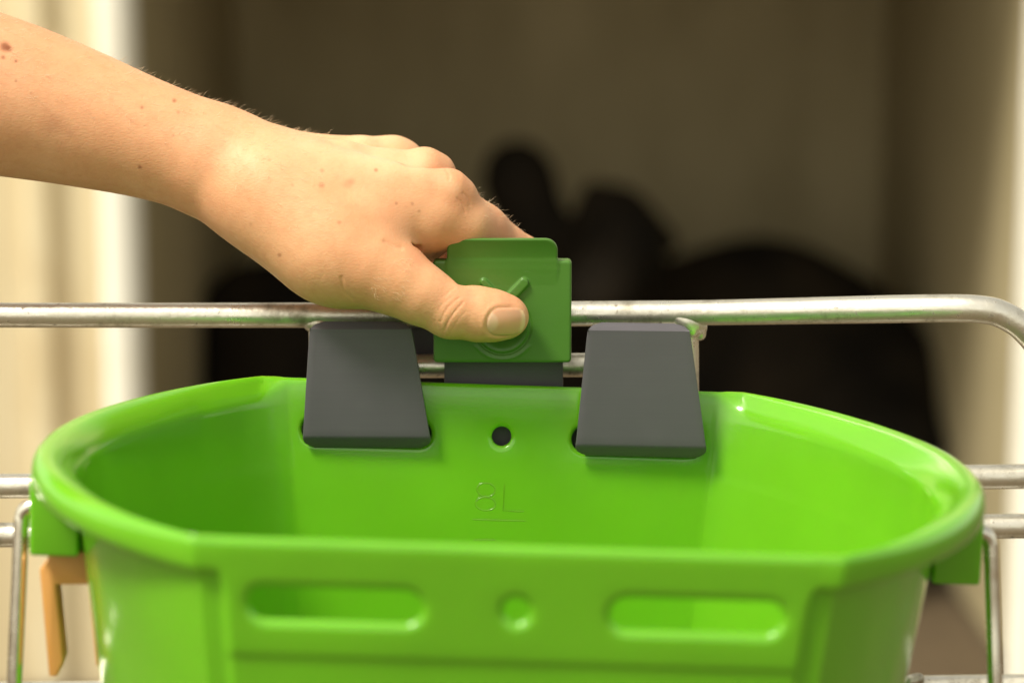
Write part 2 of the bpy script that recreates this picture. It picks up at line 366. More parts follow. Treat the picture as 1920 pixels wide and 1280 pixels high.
# ================================================================ calf hutch behind
HX0, HX1, HY, HB, HT = -.475, .650, 3.0, 4.3, 1.30
hut = thing('calf_hutch', 'cream calf hutch with a dark open doorway, out of focus behind everything', 'hutch', (0.08, 3.6, 0))
HL = np.array([0.08, 3.6, 0])
def hbox(name, lo, hi, bev, mt, seg=3):
    bm = box_bm(np.array(lo)-HL, np.array(hi)-HL, bev, seg); return bm_obj(name, bm, mt, hut, 40)
hbox('front_panel', (-1.05, HY, 0.01), (HX0-.005, HY+.05, 1.70), .012, 'hutch_shell')
hbox('front_panel', (HX1+.005, HY, 0.01), (1.2, HY+.05, 1.70), .012, 'hutch_shell')
for rx in (-.60, -.83): hbox('shading_rib', (rx-.018, HY-.022, 0.02), (rx+.018, HY-.001, 1.68), .008, 'hutch_shell')  # ribs added to give the front panel soft vertical shading
hbox('lintel', (HX0-.004, HY, HT), (HX1+.004, HY+.05, 1.70), .012, 'hutch_shell')
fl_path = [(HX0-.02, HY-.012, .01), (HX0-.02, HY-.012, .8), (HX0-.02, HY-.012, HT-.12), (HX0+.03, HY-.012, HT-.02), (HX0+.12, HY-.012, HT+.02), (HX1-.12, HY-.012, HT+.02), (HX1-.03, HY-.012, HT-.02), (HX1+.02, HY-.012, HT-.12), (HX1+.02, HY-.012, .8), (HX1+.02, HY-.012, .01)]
add_tube('doorway_flange', catmull(fl_path, 6), .026, 'sunlit_trim', hut, 16, HL)
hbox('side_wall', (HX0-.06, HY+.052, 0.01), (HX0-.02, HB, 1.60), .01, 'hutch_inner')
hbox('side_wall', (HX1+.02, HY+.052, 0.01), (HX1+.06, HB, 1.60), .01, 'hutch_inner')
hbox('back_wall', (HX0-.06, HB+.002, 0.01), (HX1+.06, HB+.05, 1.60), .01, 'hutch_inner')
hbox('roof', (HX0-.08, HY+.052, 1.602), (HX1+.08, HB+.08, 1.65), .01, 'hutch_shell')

# ================================================================ dark calf lying in the hutch (far out of focus)
def calf():
    Y = 3.62
    def c(px, py, y, r): p = atY(px, py, y); return (p[0], p[1], p[2], r)
    fl = Field((-.62, 3.1, -.02), (.85, 4.28, 1.0), .012)
    k = .07
    fl.chain([c(560, 830, 3.75, .17), c(800, 800, 3.80, .20), c(1150, 760, 3.84, .21), c(1420, 700, 3.82, .205), c(1600, 790, 3.78, .185)], k)
    fl.chain([c(1420, 610, 3.86, .09), c(1580, 640, 3.84, .09)], k)
    fl.chain([c(1640, 900, 3.6, .13), c(1560, 1010, 3.45, .075), c(1380, 1040, 3.4, .045)], .05)
    fl.chain([c(620, 900, 3.6, .10), c(760, 1010, 3.45, .05), c(900, 1030, 3.4, .035)], .05)
    fl.chain([c(470, 590, 3.8, .07), c(520, 640, 3.78, .12), c(640, 760, 3.78, .16)], k)
    fl.chain([c(1080, 660, 3.78, .13), c(1110, 540, 3.62, .095)], k)                   # neck
    fl.chain([c(1150, 425, 3.52, .064), c(1165, 470, 3.46, .060), c(1130, 540, 3.38, .05)], .03)   # skull to muzzle
    fl.chain([c(1130, 540, 3.38, .05), c(1120, 560, 3.36, .048)], .02)
    fl.chain([c(1040, 480, 3.56, .045), c(1000, 420, 3.57, .045), c(975, 345, 3.58, .05), c(968, 322, 3.60, .048)], .03)
    fl.chain([c(1000, 430, 3.60, .04), c(1010, 540, 3.66, .06)], .04)
    fl.chain([c(1135, 400, 3.54, .03), c(1120, 372, 3.56, .028)], .02)
    fl.chain([c(1215, 430, 3.54, .028), c(1250, 455, 3.55, .02)], .02)
    v, q = fl.mesh(); v = smooth(v, q, 3); v[:, 2] = np.maximum(v[:, 2], .006); return v, q
v, q = calf(); o = obj_np('calf', v - np.array([.1, 3.7, 0]), q, 'calf_coat'); o.location = (.1, 3.7, 0)
tag(o, 'black calf lying inside the dark hutch, a blurred dark shape', 'calf')

# ================================================================ galvanised gate
GY = .8855; GR = .00475
gate = thing('metal_gate', 'galvanised steel tube gate with welded crossbars behind the green bucket', 'gate', tuple(atY(960, 690, GY)*[1,1,0]))
GL = np.array(gate.location)
def rail(name, pts, r=GR, n=10, ns=24):
    return add_tube(name, catmull([atY(*p) for p in pts], n), r, 'galvanised', gate, ns, GL)
top = [(-420, 589, GY), (-150, 590, GY), (300, 591, GY), (800, 590, GY), (1150, 587.5, GY), (1330, 586, GY-.002), (1560, 581.5, GY-.010), (1760, 578, GY-.02), (1838, 580, GY-.022), (1880, 590, GY-.022), (1922, 618, GY-.022), (1958, 670, GY-.02), (1975, 760, GY-.012), (1985, 900, GY), (1995, 1500, GY), (2000, 2400, GY)]
P = catmull([atY(*p) for p in top], 8)
rr = np.interp(np.arange(len(P)), [0, 40, 52, len(P)], [GR, GR, GR*1.10, GR*1.06])
add_tube('top_rail', P, rr, 'galvanised', gate, 28, GL)
rail('cross_rail', [(612, 687, GY), (800, 686, GY), (1100, 684, GY), (1284, 683, GY)], GR*.96)
rail('upright', [(601, 592, GY+.001), (601, 700, GY+.001), (600, 912, GY+.001), (598, 1020, GY+.001), (596, 1300, GY)], GR*.95)
rail('upright', [(1287, 590, GY+.001), (1288, 700, GY+.001), (1288, 900, GY+.001), (1288, 1000, GY+.001), (1288, 1300, GY)], GR*.95)
rail('mid_rail', [(-420, 914, GY), (300, 908, GY), (960, 902, GY), (1500, 897, GY), (1992, 892, GY)])
rail('mid_rail', [(-420, 1005, GY), (300, 1000, GY), (960, 993, GY), (1500, 989, GY), (1992, 985, GY)])
rail('bottom_rail', [(-420, 1302, GY), (300, 1298, GY), (960, 1294, GY), (1500, 1290, GY), (1992, 1285, GY)])
rail('upright', [(-400, 560, GY+.012), (-400, 900, GY+.012), (-400, 1500, GY+.012), (-400, 2400, GY+.012)])
def weld(pts, k=.0015):
    ps = [np.array(atY(*p[:3])) for p in pts]; lo = np.min(ps, 0)-.009; hi = np.max(ps, 0)+.009
    fl = Field(lo*1000, hi*1000, .45)
    for p, w in zip(ps, pts): fl.cone(p*1000, p*1000+.01, w[3], w[3], 1.8)
    v, q = fl.mesh(); obj_np('weld', v/1000-GL, q, 'galvanised', gate)
weld([(1262,590,GY-.0028,2.0),(1272,596,GY-.0030,2.3),(1281,600,GY-.0026,2.9),(1290,603,GY-.0030,2.5),(1298,598,GY-.0026,2.2),(1303,608,GY-.0016,3.2),(1309,616,GY-.0004,2.4),(1315,626,GY,1.7),(1312,631,GY,1.3),(1288,612,GY-.0024,3.0),(1275,606,GY-.0024,2.2),(1296,622,GY-.0022,2.4),(1318,612,GY-.0008,1.5)])
weld([(584,606,GY-.001,3.2),(600,609,GY-.0016,3.6),(612,606,GY-.001,3.0)])
weld([(1708,1276,GY-.004,2.6),(1722,1272,GY-.004,2.4),(1698,1282,GY-.003,2.4)])
weld([(612,690,GY-.003,2.6),(616,680,GY-.003,2.2)]); weld([(1280,690,GY-.003,2.6),(1276,678,GY-.003,2.2)])

# ================================================================ bucket
B_LOC = (-.0006, .7529, CAM[2]-.1677)
bucket = thing('bucket', 'bright green plastic feeding bucket with slotted flat sides hanging on the gate', 'bucket', B_LOC)
yaw, roll = .02221, .03855
bucket.rotation_mode = 'XYZ'; bucket.rotation_euler = (0, roll, yaw)
B_MAT = Matrix.Translation(B_LOC) @ bucket.rotation_euler.to_matrix().to_4x4()
AX, CXX, YC, TAP, BH = .1535, .0904, .1186, .95, .235
BE = YC / math.sqrt(1-(CXX/AX)**2)
SX, SZ, SLH, SLR, HR = .0513, -.0193, .0246, .0049, .0037     # slot centre, half length, half height, hole radius
PX = .0812
cell_x = [-.0805, -.0205, .0205, .0805]
xs = list(np.linspace(-.0805, -.0205, 31)) + list(np.linspace(-.0205, .0205, 21))[1:] + list(np.linspace(.0205, .0805, 31))[1:]
def bucket_columns():
    cols = []       # x, y, nx, ny, w (0 panel .. 1 rolled rim), xi (index in xs or None)
    half = [(x, 0.0) for x in xs]
    side = [(.0812, .0), (.0820, .12), (.0828, .5), (.0836, .88), (.0844, 1), (.0856, 1), (.0868, 1), (.0880, 1), (.0892, 1)]
    th0 = math.acos(CXX/AX)
    arc = [th0 - (2*th0)*i/90 for i in range(91)]
    def flat(sgn, rev):
        L = [(-x, w, None) for x, w in side[::-1]] + [(x, 0.0, i) for i, x in enumerate(xs)] + [(x, w, None) for x, w in side]
        L = [(x, sgn*YC, 0.0, float(sgn), w, i) for x, w, i in L]
        return L[::-1] if rev else L
    cols += flat(-1, False)                                   # front, left to right
    for k, t in enumerate(arc):                               # right side, front to back
        x, y = AX*math.cos(t), -BE*math.sin(t); nx, ny = x/AX**2, y/BE**2; l = math.hypot(nx, ny); nx /= l; ny /= l
        if k in (0, 90): ny = ny/2+math.copysign(.5, ny); nx /= 2; l = math.hypot(nx, ny); nx /= l; ny /= l
        cols.append((x, y, nx, ny, 1.0, None))
    cols += flat(1, True)
    for k, t in enumerate(arc):
        x, y = -AX*math.cos(t), BE*math.sin(t); nx, ny = x/AX**2, y/BE**2; l = math.hypot(nx, ny); nx /= l; ny /= l
        if k in (0, 90): ny = ny/2+math.copysign(.5, ny); nx /= 2; l = math.hypot(nx, ny); nx /= l; ny /= l
        cols.append((x, y, nx, ny, 1.0, None))
    return cols
ZP = [-31+2*i for i in range(12)]           # panel rows, mm
roll_out = [(13.2,-31),(13.2,-26),(13.2,-21),(13.2,-17),(13.1,-14),(12.9,-12),(11.8,-10.8),(9.4,-10.3),(4.5,-10.2),(1.8,-10.1),(.5,-9.4),(0,-8.0)]
low = [-235,-160,-100,-60,-46,-39,-36.2,-35.2,-34.4,-33.4]
stepo = [.9,.9,.9,.9,.9,.9,.85,.6,.2,.0]
ROWS_R = [(13.2, z) for z in low] + roll_out + [(.1,-5.4),(1.1,-2.7),(3.0,-.8),(5.6,0),(8.6,-.5),(11.4,-2.0),(13.6,-4.8),(14.9,-7)] + [(15.6, z) for z in ZP[::-1]] + [(15.8, z) for z in low[::-1]]
ROWS_P = [(s, z) for s, z in zip(stepo, low)] + [(0, z) for z in ZP] + [(0,-5),(0,-2.6),(.45,-1.0),(1.1,-.25),(2.2,-.25),(2.9,-1.0),(3.3,-2.6),(3.4,-5)] + [(3.4, z) for z in ZP[::-1]] + [(3.4, z) for z in low[::-1]]
R_OUT0 = len(low); R_OUT1 = R_OUT0+11; R_IN0 = R_OUT1+9; R_IN1 = R_IN0+11
def sm(t): t = min(1, max(0, t)); return t*t*(3-2*t)
def ss(x):
    t = min(1, max(0, (x-.082)/(AX-.082-.006))); return t*t*(3-2*t)
def build_bucket():
    cols = bucket_columns(); nc, nr = len(cols), len(ROWS_R); verts = []; 
    for (x, y, nx, ny, w, xi) in cols:
        for ri, ((a, za), (b, zb)) in enumerate(zip(ROWS_R, ROWS_P)):
            w_ = w if ri < R_IN0-3 else (0.0 if xi is not None else sm((abs(x)-.0806)/.0094) if abs(abs(y)-YC) < 1e-9 else 1.0)
            q_ = .22+.78*ss(abs(x)); a_ = a*q_ if a <= 13.3 else 13.2*q_+(a-13.2);  o = (b+(a_-b)*w_)/1000; z = (zb+(za-zb)*w_)/1000; s = 1+TAP*z
            verts.append(((x-nx*o)*s, (y-ny*o)*s, z))
    V = np.array(verts).reshape(nc, nr, 3); fr = np.array([cc[5] is not None or abs(cc[0]) > .118 for cc in cols])
    for _ in range(60):                     # soft inner corner where the flat side meets the round end
        A = .5*(np.roll(V, 1, 0)+np.roll(V, -1, 0)); m = ~fr
        V[m, R_IN0-2:, :2] += .5*(A[m, R_IN0-2:, :2]-V[m, R_IN0-2:, :2])
    verts = [tuple(p) for p in V.reshape(-1, 3)]
    faces = []
    for c in range(nc):
        d = (c+1) % nc
        both = cols[c][5] is not None and cols[d][5] is not None
        for r in range(nr-1):
            if both and (R_OUT0 <= r < R_OUT1 or R_IN0 <= r < R_IN1): continue
            faces.append((c*nr+r, d*nr+r, d*nr+r+1, c*nr+r+1))
    for r in (0, nr-1):
        zc = verts[r][2] + (.003 if r else 0); verts.append((0, 0, zc)); k = len(verts)-1
        for c in range(nc):
            d = (c+1) % nc; faces.append((c*nr+r, d*nr+r, k))
    # panel cells with slots and the peg hole
    colmap = {}
    for c, cc in enumerate(cols):
        if cc[5] is not None: colmap[(1 if cc[1] > 0 else -1, cc[5])] = c
    cells = [(0, 30, -SX, SLH-SLR, SLR), (30, 50, 0.0, 0.0, HR), (50, 80, SX, SLH-SLR, SLR)]
    offs_o = [0, .12, .4, .85, 1.5, 2.3, 3.2]; D_O, L_O = 1.9, 3.2
    offs_i = [0, .08, .25, .6, 1.1, 1.7, 2.6]; D_I, L_I = .9, 2.6
    for sgn in (-1, 1):
        for (i0, i1, cx, hl, rad) in cells:
            bd = [(i, 0) for i in range(i0, i1+1)] + [(i1, j) for j in range(1, 12)] + [(i, 11) for i in range(i1-1, i0-1, -1)] + [(i0, j) for j in range(10, 0, -1)]
            nb = len(bd); loops = {}
            for side in ('o', 'i'):
                rows = []
                offs, DD, LL, base = (offs_o, D_O, L_O, 0.0) if side == 'o' else (offs_i, D_I, L_I, 3.4)
                if sgn > 0: offs, DD, LL = ([x*.62 for x in offs_o], 1.2, L_O*.62) if side == 'i' else (offs_i, D_I, L_I)
                for oi, of in enumerate(offs):
                    dep = DD*(1-math.sqrt(max(0, 1-(1-of/LL)**2))); o = (base+dep if side == 'o' else base-dep)/1000; row = []
                    for (i, j) in bd:
                        x, z = xs[i], ZP[j]/1000; qx = min(max(x, cx-hl), cx+hl); dx, dz = x-qx, z-SZ; l = math.hypot(dx, dz); rr = rad+of/1000
                        X, Z = qx+dx/l*rr, SZ+dz/l*rr; s = 1+TAP*Z; verts.append((X*s, sgn*(YC-o)*s, Z)); row.append(len(verts)-1)
                    rows.append(row)
                row = []                                        # one loop half way to the cell border
                for n_, (i, j) in enumerate(bd):
                    p = np.array(verts[rows[-1][n_]]); r = R_OUT0+j if side == 'o' else R_IN1-j
                    qv = np.array(verts[colmap[(sgn, i)]*nr+r]); verts.append(tuple((p+qv)/2)); row.append(len(verts)-1)
                rows.append(row)
                rows.append([colmap[(sgn, i)]*nr+(R_OUT0+j if side == 'o' else R_IN1-j) for (i, j) in bd])
                for a, b in zip(rows[:-1], rows[1:]):
                    for n_ in range(nb): faces.append((a[n_], a[(n_+1) % nb], b[(n_+1) % nb], b[n_]))
                loops[side] = rows[0]
            a, b = loops['o'], loops['i']
            for n_ in range(nb): faces.append((a[n_], a[(n_+1) % nb], b[(n_+1) % nb], b[n_]))
    bm = bmesh.new(); bv = [bm.verts.new(v) for v in verts]
    for f in faces:
        try: bm.faces.new([bv[i] for i in f])
        except ValueError: pass
    bmesh.ops.dissolve_degenerate(bm, dist=1e-6, edges=bm.edges)
    return bm
shell = bm_obj('shell', build_bucket(), 'bucket_plastic', bucket, 55)
# lugs that carry the wire handle
for sx in (-1, 1):
    def tp(c, sx=sx): return c
    bm = box_bm((min(sx*.1365, sx*.1520), -.019, -.0345), (max(sx*.1365, sx*.1520), .019, -.0080), .0012, 3)
    bm_obj('handle_lug', bm, 'bucket_plastic', bucket, 40)
hp_ = []
def bl(px, py, y):     # a pixel taken to bucket coordinates on the plane at depth y
    return np.array(B_MAT.inverted() @ Vector(atY(px, py, y)))
Lh = [bl(85, 952, .752), bl(66, 948, .752), bl(50, 953, .752), bl(42, 968, .752), bl(39.5, 990, .7515), bl(35, 1100, .7490), bl(27, 1280, .745), bl(20, 1480, .741)]
Rh = [bl(1815, 999, .752), bl(1833, 996, .752), bl(1848, 1001, .752), bl(1856, 1016, .752), bl(1858, 1040, .7515), bl(1862, 1150, .7490), bl(1866, 1280, .745), bl(1872, 1480, .741)]
a, b = Lh[-1], Rh[-1]
U = [np.array([a[0]+.001, a[1]-.006, -.20]), np.array([a[0]+.02, a[1]-.010, -.262]), np.array([a[0]+.07, a[1]-.012, -.292]), np.array([0, a[1]-.013, -.300]), np.array([b[0]-.07, b[1]-.012, -.292]), np.array([b[0]-.02, b[1]-.010, -.262]), np.array([b[0]-.001, b[1]-.006, -.20])]
add_tube('wire_handle', catmull(Lh+U+Rh[::-1], 8), .0025, 'bright_wire', bucket, 18)
# tan clip under the left lug
def prism(name, pts, y0, y1, material, parent, bev=.0006):
    bm = bmesh.new(); A = [bm.verts.new((x, y0, z)) for x, z in pts]; f = bm.faces.new(A)
    r = bmesh.ops.extrude_face_region(bm, geom=[f]); bmesh.ops.translate(bm, vec=(0, y1-y0, 0), verts=[v for v in r['geom'] if isinstance(v, bmesh.types.BMVert)])
    bmesh.ops.recalc_face_normals(bm, faces=bm.faces)
    if bev: bmesh.ops.bevel(bm, geom=list(bm.edges), offset=bev, segments=2, profile=.5, affect='EDGES')
    return bm_obj(name, bm, material, parent, 40)
def c2(px, py, y=.740): p = bl(px, py, y); return (p[0], p[2])
yl = bl(120, 1060, .740)[1]
clip = prism('spout_clip', [c2(90,1034), c2(168,1034), c2(175,1092), c2(186,1245), c2(180,1250), c2(164,1096), c2(104,1096), c2(118,1240), c2(108,1268), c2(92,1268), c2(74,1066), c2(90,1052)], yl, yl+.011, 'tan_plastic', bucket)
clip['label'] = 'tan plastic hook-shaped clip under the left handle lug'
# litre marks moulded on the inner back wall
def on_back(px, py):
    # meet the inner back wall y = (YC-.0034)*(1+TAP*z) in bucket coordinates
    o_ = B_MAT.inverted() @ Vector(CAM); d_ = (B_MAT.inverted().to_3x3() @ Vector(ray(px, py)))
    A = YC-.0034
    t = (A+A*TAP*o_.z-o_.y)/(d_.y-A*TAP*d_.z); p = o_+d_*t; return np.array((p.x, p.y+.00025, p.z))
def mark(name, pts, closed=False):
    P = [on_back(*p) for p in pts]; return add_tube(name, P, .00033, 'bucket_plastic', bucket, 8)
def ell(cx, cy, rx, ry, tilt=.03): return [(cx+rx*math.cos(a), cy+ry*math.sin(a)+tilt*rx*math.cos(a)) for a in np.linspace(0, 2*math.pi, 33)]
mark('litre_digit', ell(911.5, 918, 17, 13)); mark('litre_digit', ell(910.5, 944.5, 19, 12.5))
mark('litre_letter', [(946, 907), (944, 957), (963, 957.6), (982, 958.5)])
mark('litre_line', [(886, 973.5), (935, 975), (986, 976.5)])
mark('litre_digit', [(890, 1012), (912, 1011.5), (928, 1012)])

# ================================================================ hanging bracket of dark steel, with the green slide latch
TY = .8595
brk = thing('hanging_bracket', 'dark grey steel hanging bracket with two hooks through the bucket slots', 'bracket', tuple(atY(942, 850, .874)))
BL = np.array(brk.location)
def sheet_hook(tl, tr, bl_, br, Y, name='hook'):
    """tapering tab: corners in pixels; top edge curls back, bottom bends back through the slot"""
    ztop, zbot = atY(*tl, Y)[2], atY(*bl_, Y)[2]; zb2 = atY(*br, Y)[2]; zt2 = atY(*tr, Y)[2]
    x0t, x1t = atY(*tl, Y)[0], atY(*tr, Y)[0]; x0b, x1b = atY(*bl_, Y)[0], atY(*br, Y)[0]
    H = ztop-zbot; t = .0019; prof = []
    prof += [(.0030, 0, 0), (.0021, -.0009, 0), (.0012, -.0017, 0), (.0004, -.0023, 0)]     # edge bent back at the top
    hb = .0062
    prof += [(0, -.0026-s*(H-.0026-hb), 0) for s in np.linspace(0, 1, 16)]
    y_, z_ = 0.0, -(H-hb)
    for ang, st in ((8,.0005),(18,.0005),(28,.0005),(36,.0012),(38,.0016),(38,.0016),(46,.0007),(58,.0006),(70,.0006),(80,.0006),(86,.0008),(88,.004),(88,.005)):
        y_ += st*math.sin(math.radians(ang)); z_ -= st*math.cos(math.radians(ang)); prof.append((y_, z_, 0))
    n = len(prof); ns = 17; P = np.array([(p[0], p[1]) for p in prof]); T = np.gradient(P, axis=0); T /= np.linalg.norm(T, axis=1)[:, None]; N = np.stack([-T[:, 1], T[:, 0]], 1)   # N points away from viewer (+y)
    L = np.concatenate([[0], np.cumsum(np.linalg.norm(np.diff(P, axis=0), axis=1))]); verts = []
    rc = .0052
    for side in (0, 1):
        for i in range(n):
            f = min(1, max(0, -P[i, 1]/H)); xa = x0t+(x0b-x0t)*f; xb = x1t+(x1b-x1t)*f
            e = 0.0
            if L[i] < rc: e = rc-math.sqrt(max(0, rc**2-(rc-L[i])**2))
            dl = L[-1]-.0120-L[i]          # distance to where the sheet enters the slot
            if dl < .0046: e = .0040*(1-math.sqrt(max(0, 1-(1-max(0, dl)/.0046)**2)))
            for j in range(ns):
                s = j/(ns-1); x = xa+e+(xb-xa-2*e)*s; q = P[i]+N[i]*t*side
                sk = ((zt2-ztop)*(1-f)+(zb2-zbot)*f)*s
                verts.append((x, Y+q[0], ztop+q[1]+sk))
    V = lambda sd, i, j: (sd*n+i)*ns+j; faces = []
    for i in range(n-1):
        for j in range(ns-1):
            faces += [(V(0,i,j), V(0,i,j+1), V(0,i+1,j+1), V(0,i+1,j)), (V(1,i,j), V(1,i+1,j), V(1,i+1,j+1), V(1,i,j+1))]
        faces += [(V(0,i,0), V(0,i+1,0), V(1,i+1,0), V(1,i,0)), (V(0,i,ns-1), V(1,i,ns-1), V(1,i+1,ns-1), V(0,i+1,ns-1))]
    for j in range(ns-1):
        faces += [(V(0,0,j), V(1,0,j), V(1,0,j+1), V(0,0,j+1)), (V(0,n-1,j), V(0,n-1,j+1), V(1,n-1,j+1), V(1,n-1,j))]
    bm = bmesh.new(); bv = [bm.verts.new(np.array(v)-BL) for v in verts]
    for f in faces: bm.faces.new([bv[i] for i in f])
    bmesh.ops.recalc_face_normals(bm, faces=bm.faces)
    ed = [e for e in bm.edges if e.calc_face_angle(0) > math.radians(60)]
    bmesh.ops.bevel(bm, geom=ed, offset=.00035, segments=2, profile=.5, affect='EDGES')
    return bm_obj(name, bm, 'grey_steel', brk, 35)
sheet_hook((581, 604), (770, 604), (566, 846), (811, 847), TY)
sheet_hook((1103, 606), (1292, 608), (1077, 861), (1328, 866), TY)
def plate(name, corners, Y0, Y1, bev=.0004):
    P = [atY(*c, Y0)-BL for c in corners]
    bm = bmesh.new(); A = [bm.verts.new(p) for p in P]; f = bm.faces.new(A)
    r = bmesh.ops.extrude_face_region(bm, geom=[f]); bmesh.ops.translate(bm, vec=(0, Y1-Y0, 0), verts=[v for v in r['geom'] if isinstance(v, bmesh.types.BMVert)])
    bmesh.ops.recalc_face_normals(bm, faces=bm.faces); bmesh.ops.bevel(bm, geom=list(bm.edges), offset=bev, segments=2, profile=.5, affect='EDGES')
    return bm_obj(name, bm, 'grey_steel', brk, 35)
plate('back_plate', [(560, 745), (1330, 765), (1332, 905), (560, 890)], .8735, .8757)
plate('tongue', [(833, 520), (1055, 520), (1056, 752), (833, 748)], .8737, .8755)
plate('clamp_plate', [(724, 596), (1050, 596), (1050, 702), (724, 702)], .8925, .8945)
# green slide latch (its own parts hang under it)
def build_latch():
    S = F_PX/((atY(942, 585, LATCH_Y)-CAM) @ _f)/1000   # px per mm
    h = .32; fl = Field((-29, -7, -22), (29, 11, 31), h)
    X, Y, Z = np.meshgrid(*fl.ax, indexing='ij')
    flare = -2.6*np.clip((Z-13.5)/13.5, 0, 1.1)**2
    Yf = Y-flare
    def rbox2(hx, z0, z1, r): 
        qx = np.abs(X)-hx+r; qz = np.abs(Z-(z0+z1)/2)-(z1-z0)/2+r
        return np.sqrt(np.maximum(qx, 0)**2+np.maximum(qz, 0)**2)+np.minimum(np.maximum(qx, qz), 0)-r
    lower = rbox2(25.5, -19.0, 19.2, 1.4); upper = rbox2(20.3, -12, 27.6, 4.6)
    def smin(a, b, k): hh = np.clip(.5+.5*(b-a)/k, 0, 1); return b+(a-b)*hh-k*hh*(1-hh)
    def smax(a, b, k): return -smin(-a, -b, k)
    d1 = smax(lower, np.abs(Y-3.5)-3.5, 1.2)           # body: y 0.2 .. 7
    d2 = smax(upper, np.abs(Yf-1.6)-1.6, 1.0)          # face plate
    d = np.where(Z > 10, smin(d1, d2, 1.5*np.clip((Z-10)/6, .02, 1)), np.minimum(d1, d2))
    # finger dimple and rings
    R = np.sqrt(X**2+(Z+5.3)**2)
    d = smax(d, -(np.sqrt(X**2+(Z+5.3)**2+(Y+13.5)**2)-16.0), .6)
    for r0, rad, sgn in ((10.4, .5, 1), (12.4, .45, -1)):
        tor = np.sqrt((R-r0)**2+(Y-(.05 if sgn > 0 else .25))**2)-rad
        d = smax(d, -tor, .4) if sgn > 0 else smin(d, smax(tor, Z+12.5, .8), .4)
    # raised arrow strokes of the moulded sign
    def seg(a, b, w, t, soft=.5):
        a = np.array(a); b = np.array(b); ab = b-a; tt = np.clip(((X-a[0])*ab[0]+(Z-a[1])*ab[1])/(ab@ab), 0, 1)
        q = np.sqrt((X-a[0]-tt*ab[0])**2+(Z-a[1]-tt*ab[1])**2)-w; return smax(q, np.abs(Y-.0)-t, soft)
    d = smin(d, seg((-6.8, 11.2), (.6, 3.2), 1.35, 1.25), .5)
    d = smin(d, seg((7.9, 11.0), (-1.8, .6), 1.75, 1.5), .5)
    d = smin(d, seg((-4.5, -9.5), (3.5, -9.5), .6, .9), .5)
    fl.s = d.astype(np.float32)
    # open back for the tongue
    fl.s = np.maximum(fl.s, -np.maximum(np.maximum(np.abs(X)-22.2, np.abs(Y-11.2)-2.4), np.abs(Z)-40)).astype(np.float32)
    v, q = fl.mesh(); return smooth(v, q, 2), q
lv, lq = build_latch(); lo = atY(942, 585, LATCH_Y)
latch = obj_np('slide_latch', lv/1000 + lo - BL, lq, 'latch_plastic', brk)
latch['label'] = 'dull green plastic slide latch with a moulded arrow, pressed by the thumb'

# ================================================================ hand and forearm
hv, hq = build_hand(.43)
hn = vnormals(hv, hq)
hw = hand_to_world(hv); pxx, pyy, _ = to_px(hw)
# creases over the thumb joint, at the thumb root and at the knuckles (sunk into the real surface)
def dist_poly(pts):
    P = catmull([(p[0], p[1], 0) for p in pts], 6)[:, :2]; d = np.full(len(pxx), 1e9)
    sel = (pxx > P[:, 0].min()-20) & (pxx < P[:, 0].max()+20) & (pyy > P[:, 1].min()-20) & (pyy < P[:, 1].max()+20) & (hn[:, 2] < -.05) & (hv[:, 2] < 20)
    X = np.stack([pxx[sel], pyy[sel]], 1); dd = np.full(len(X), 1e9)
    for a, b in zip(P[:-1], P[1:]):
        ab = b-a; t = np.clip(((X-a)@ab)/max(ab@ab, 1e-9), 0, 1); dd = np.minimum(dd, np.linalg.norm(X-a-t[:, None]*ab, axis=1))
    d[sel] = dd; return d
creases = [([(861,558),(846,570),(834,585),(826,603)], 1.9, .22), ([(868,567),(854,583),(841,601),(833,619)], 1.9, .30), ([(848,556),(833,567),(822,580)], 1.8, .10),
           ([(874,584),(862,596),(853,609)], 1.8, .09), ([(815,600),(821,612),(832,624)], 2.0, .10), ([(852,540),(843,546),(834,554)], 1.8, .13), ([(852,612),(846,620),(842,628)], 1.7, .10),
           ([(640,520),(646,545),(662,562)], 3.0, .28), ([(722,452),(738,461),(752,465)], 4.5, .35),
           ([(868,362),(878,372),(882,384)], 2.2, .2), ([(858,372),(868,384),(872,398)], 2.2, .18), ([(836,318),(842,328),(842,338)], 2.2, .18)]
disp = np.zeros(len(hv))
for pts, sg, dep in creases: disp += dep*np.exp(-(dist_poly(pts)/sg)**2)
# nail bed: thumb frame on the last phalanx
nc = np.array(hp(949, 604, -16.6)); ux = np.array(hp(985, 606, -14)) - np.array(hp(905, 600, -16.5)); ux /= np.linalg.norm(ux)
nz = np.array([.06, -.30, -.95]); nz -= ux*(nz@ux); nz /= np.linalg.norm(nz); vy = np.cross(nz, ux)
rel = hv-nc; lu, lvv, lw = rel@ux, rel@vy, rel@nz
NL, NW = 7.6, 5.4     # half length, half width (mm)
def nail_sd(u, w):
    qx = np.abs(u)-NL+5.0; qy = np.abs(w)-NW+5.0; return np.sqrt(np.maximum(qx, 0)**2+np.maximum(qy, 0)**2)+np.minimum(np.maximum(qx, qy), 0)-5.0
near = (np.abs(lu) < 14) & (np.abs(lvv) < 12) & (hn@nz > .2)
sd = np.where(near, nail_sd(lu, lvv), 9)
disp += np.where(near, .28*np.exp(-(sd/.6)**2)*np.clip((5-lu)/4, 0, 1) + .18*np.clip(-sd/1.5, 0, 1), 0) - np.where(near, .16*np.exp(-((sd-1.2)/.9)**2)*np.clip((3-lu)/5, 0, 1), 0)
hv2 = hv - hn*disp[:, None]
hw = hand_to_world(hv2)
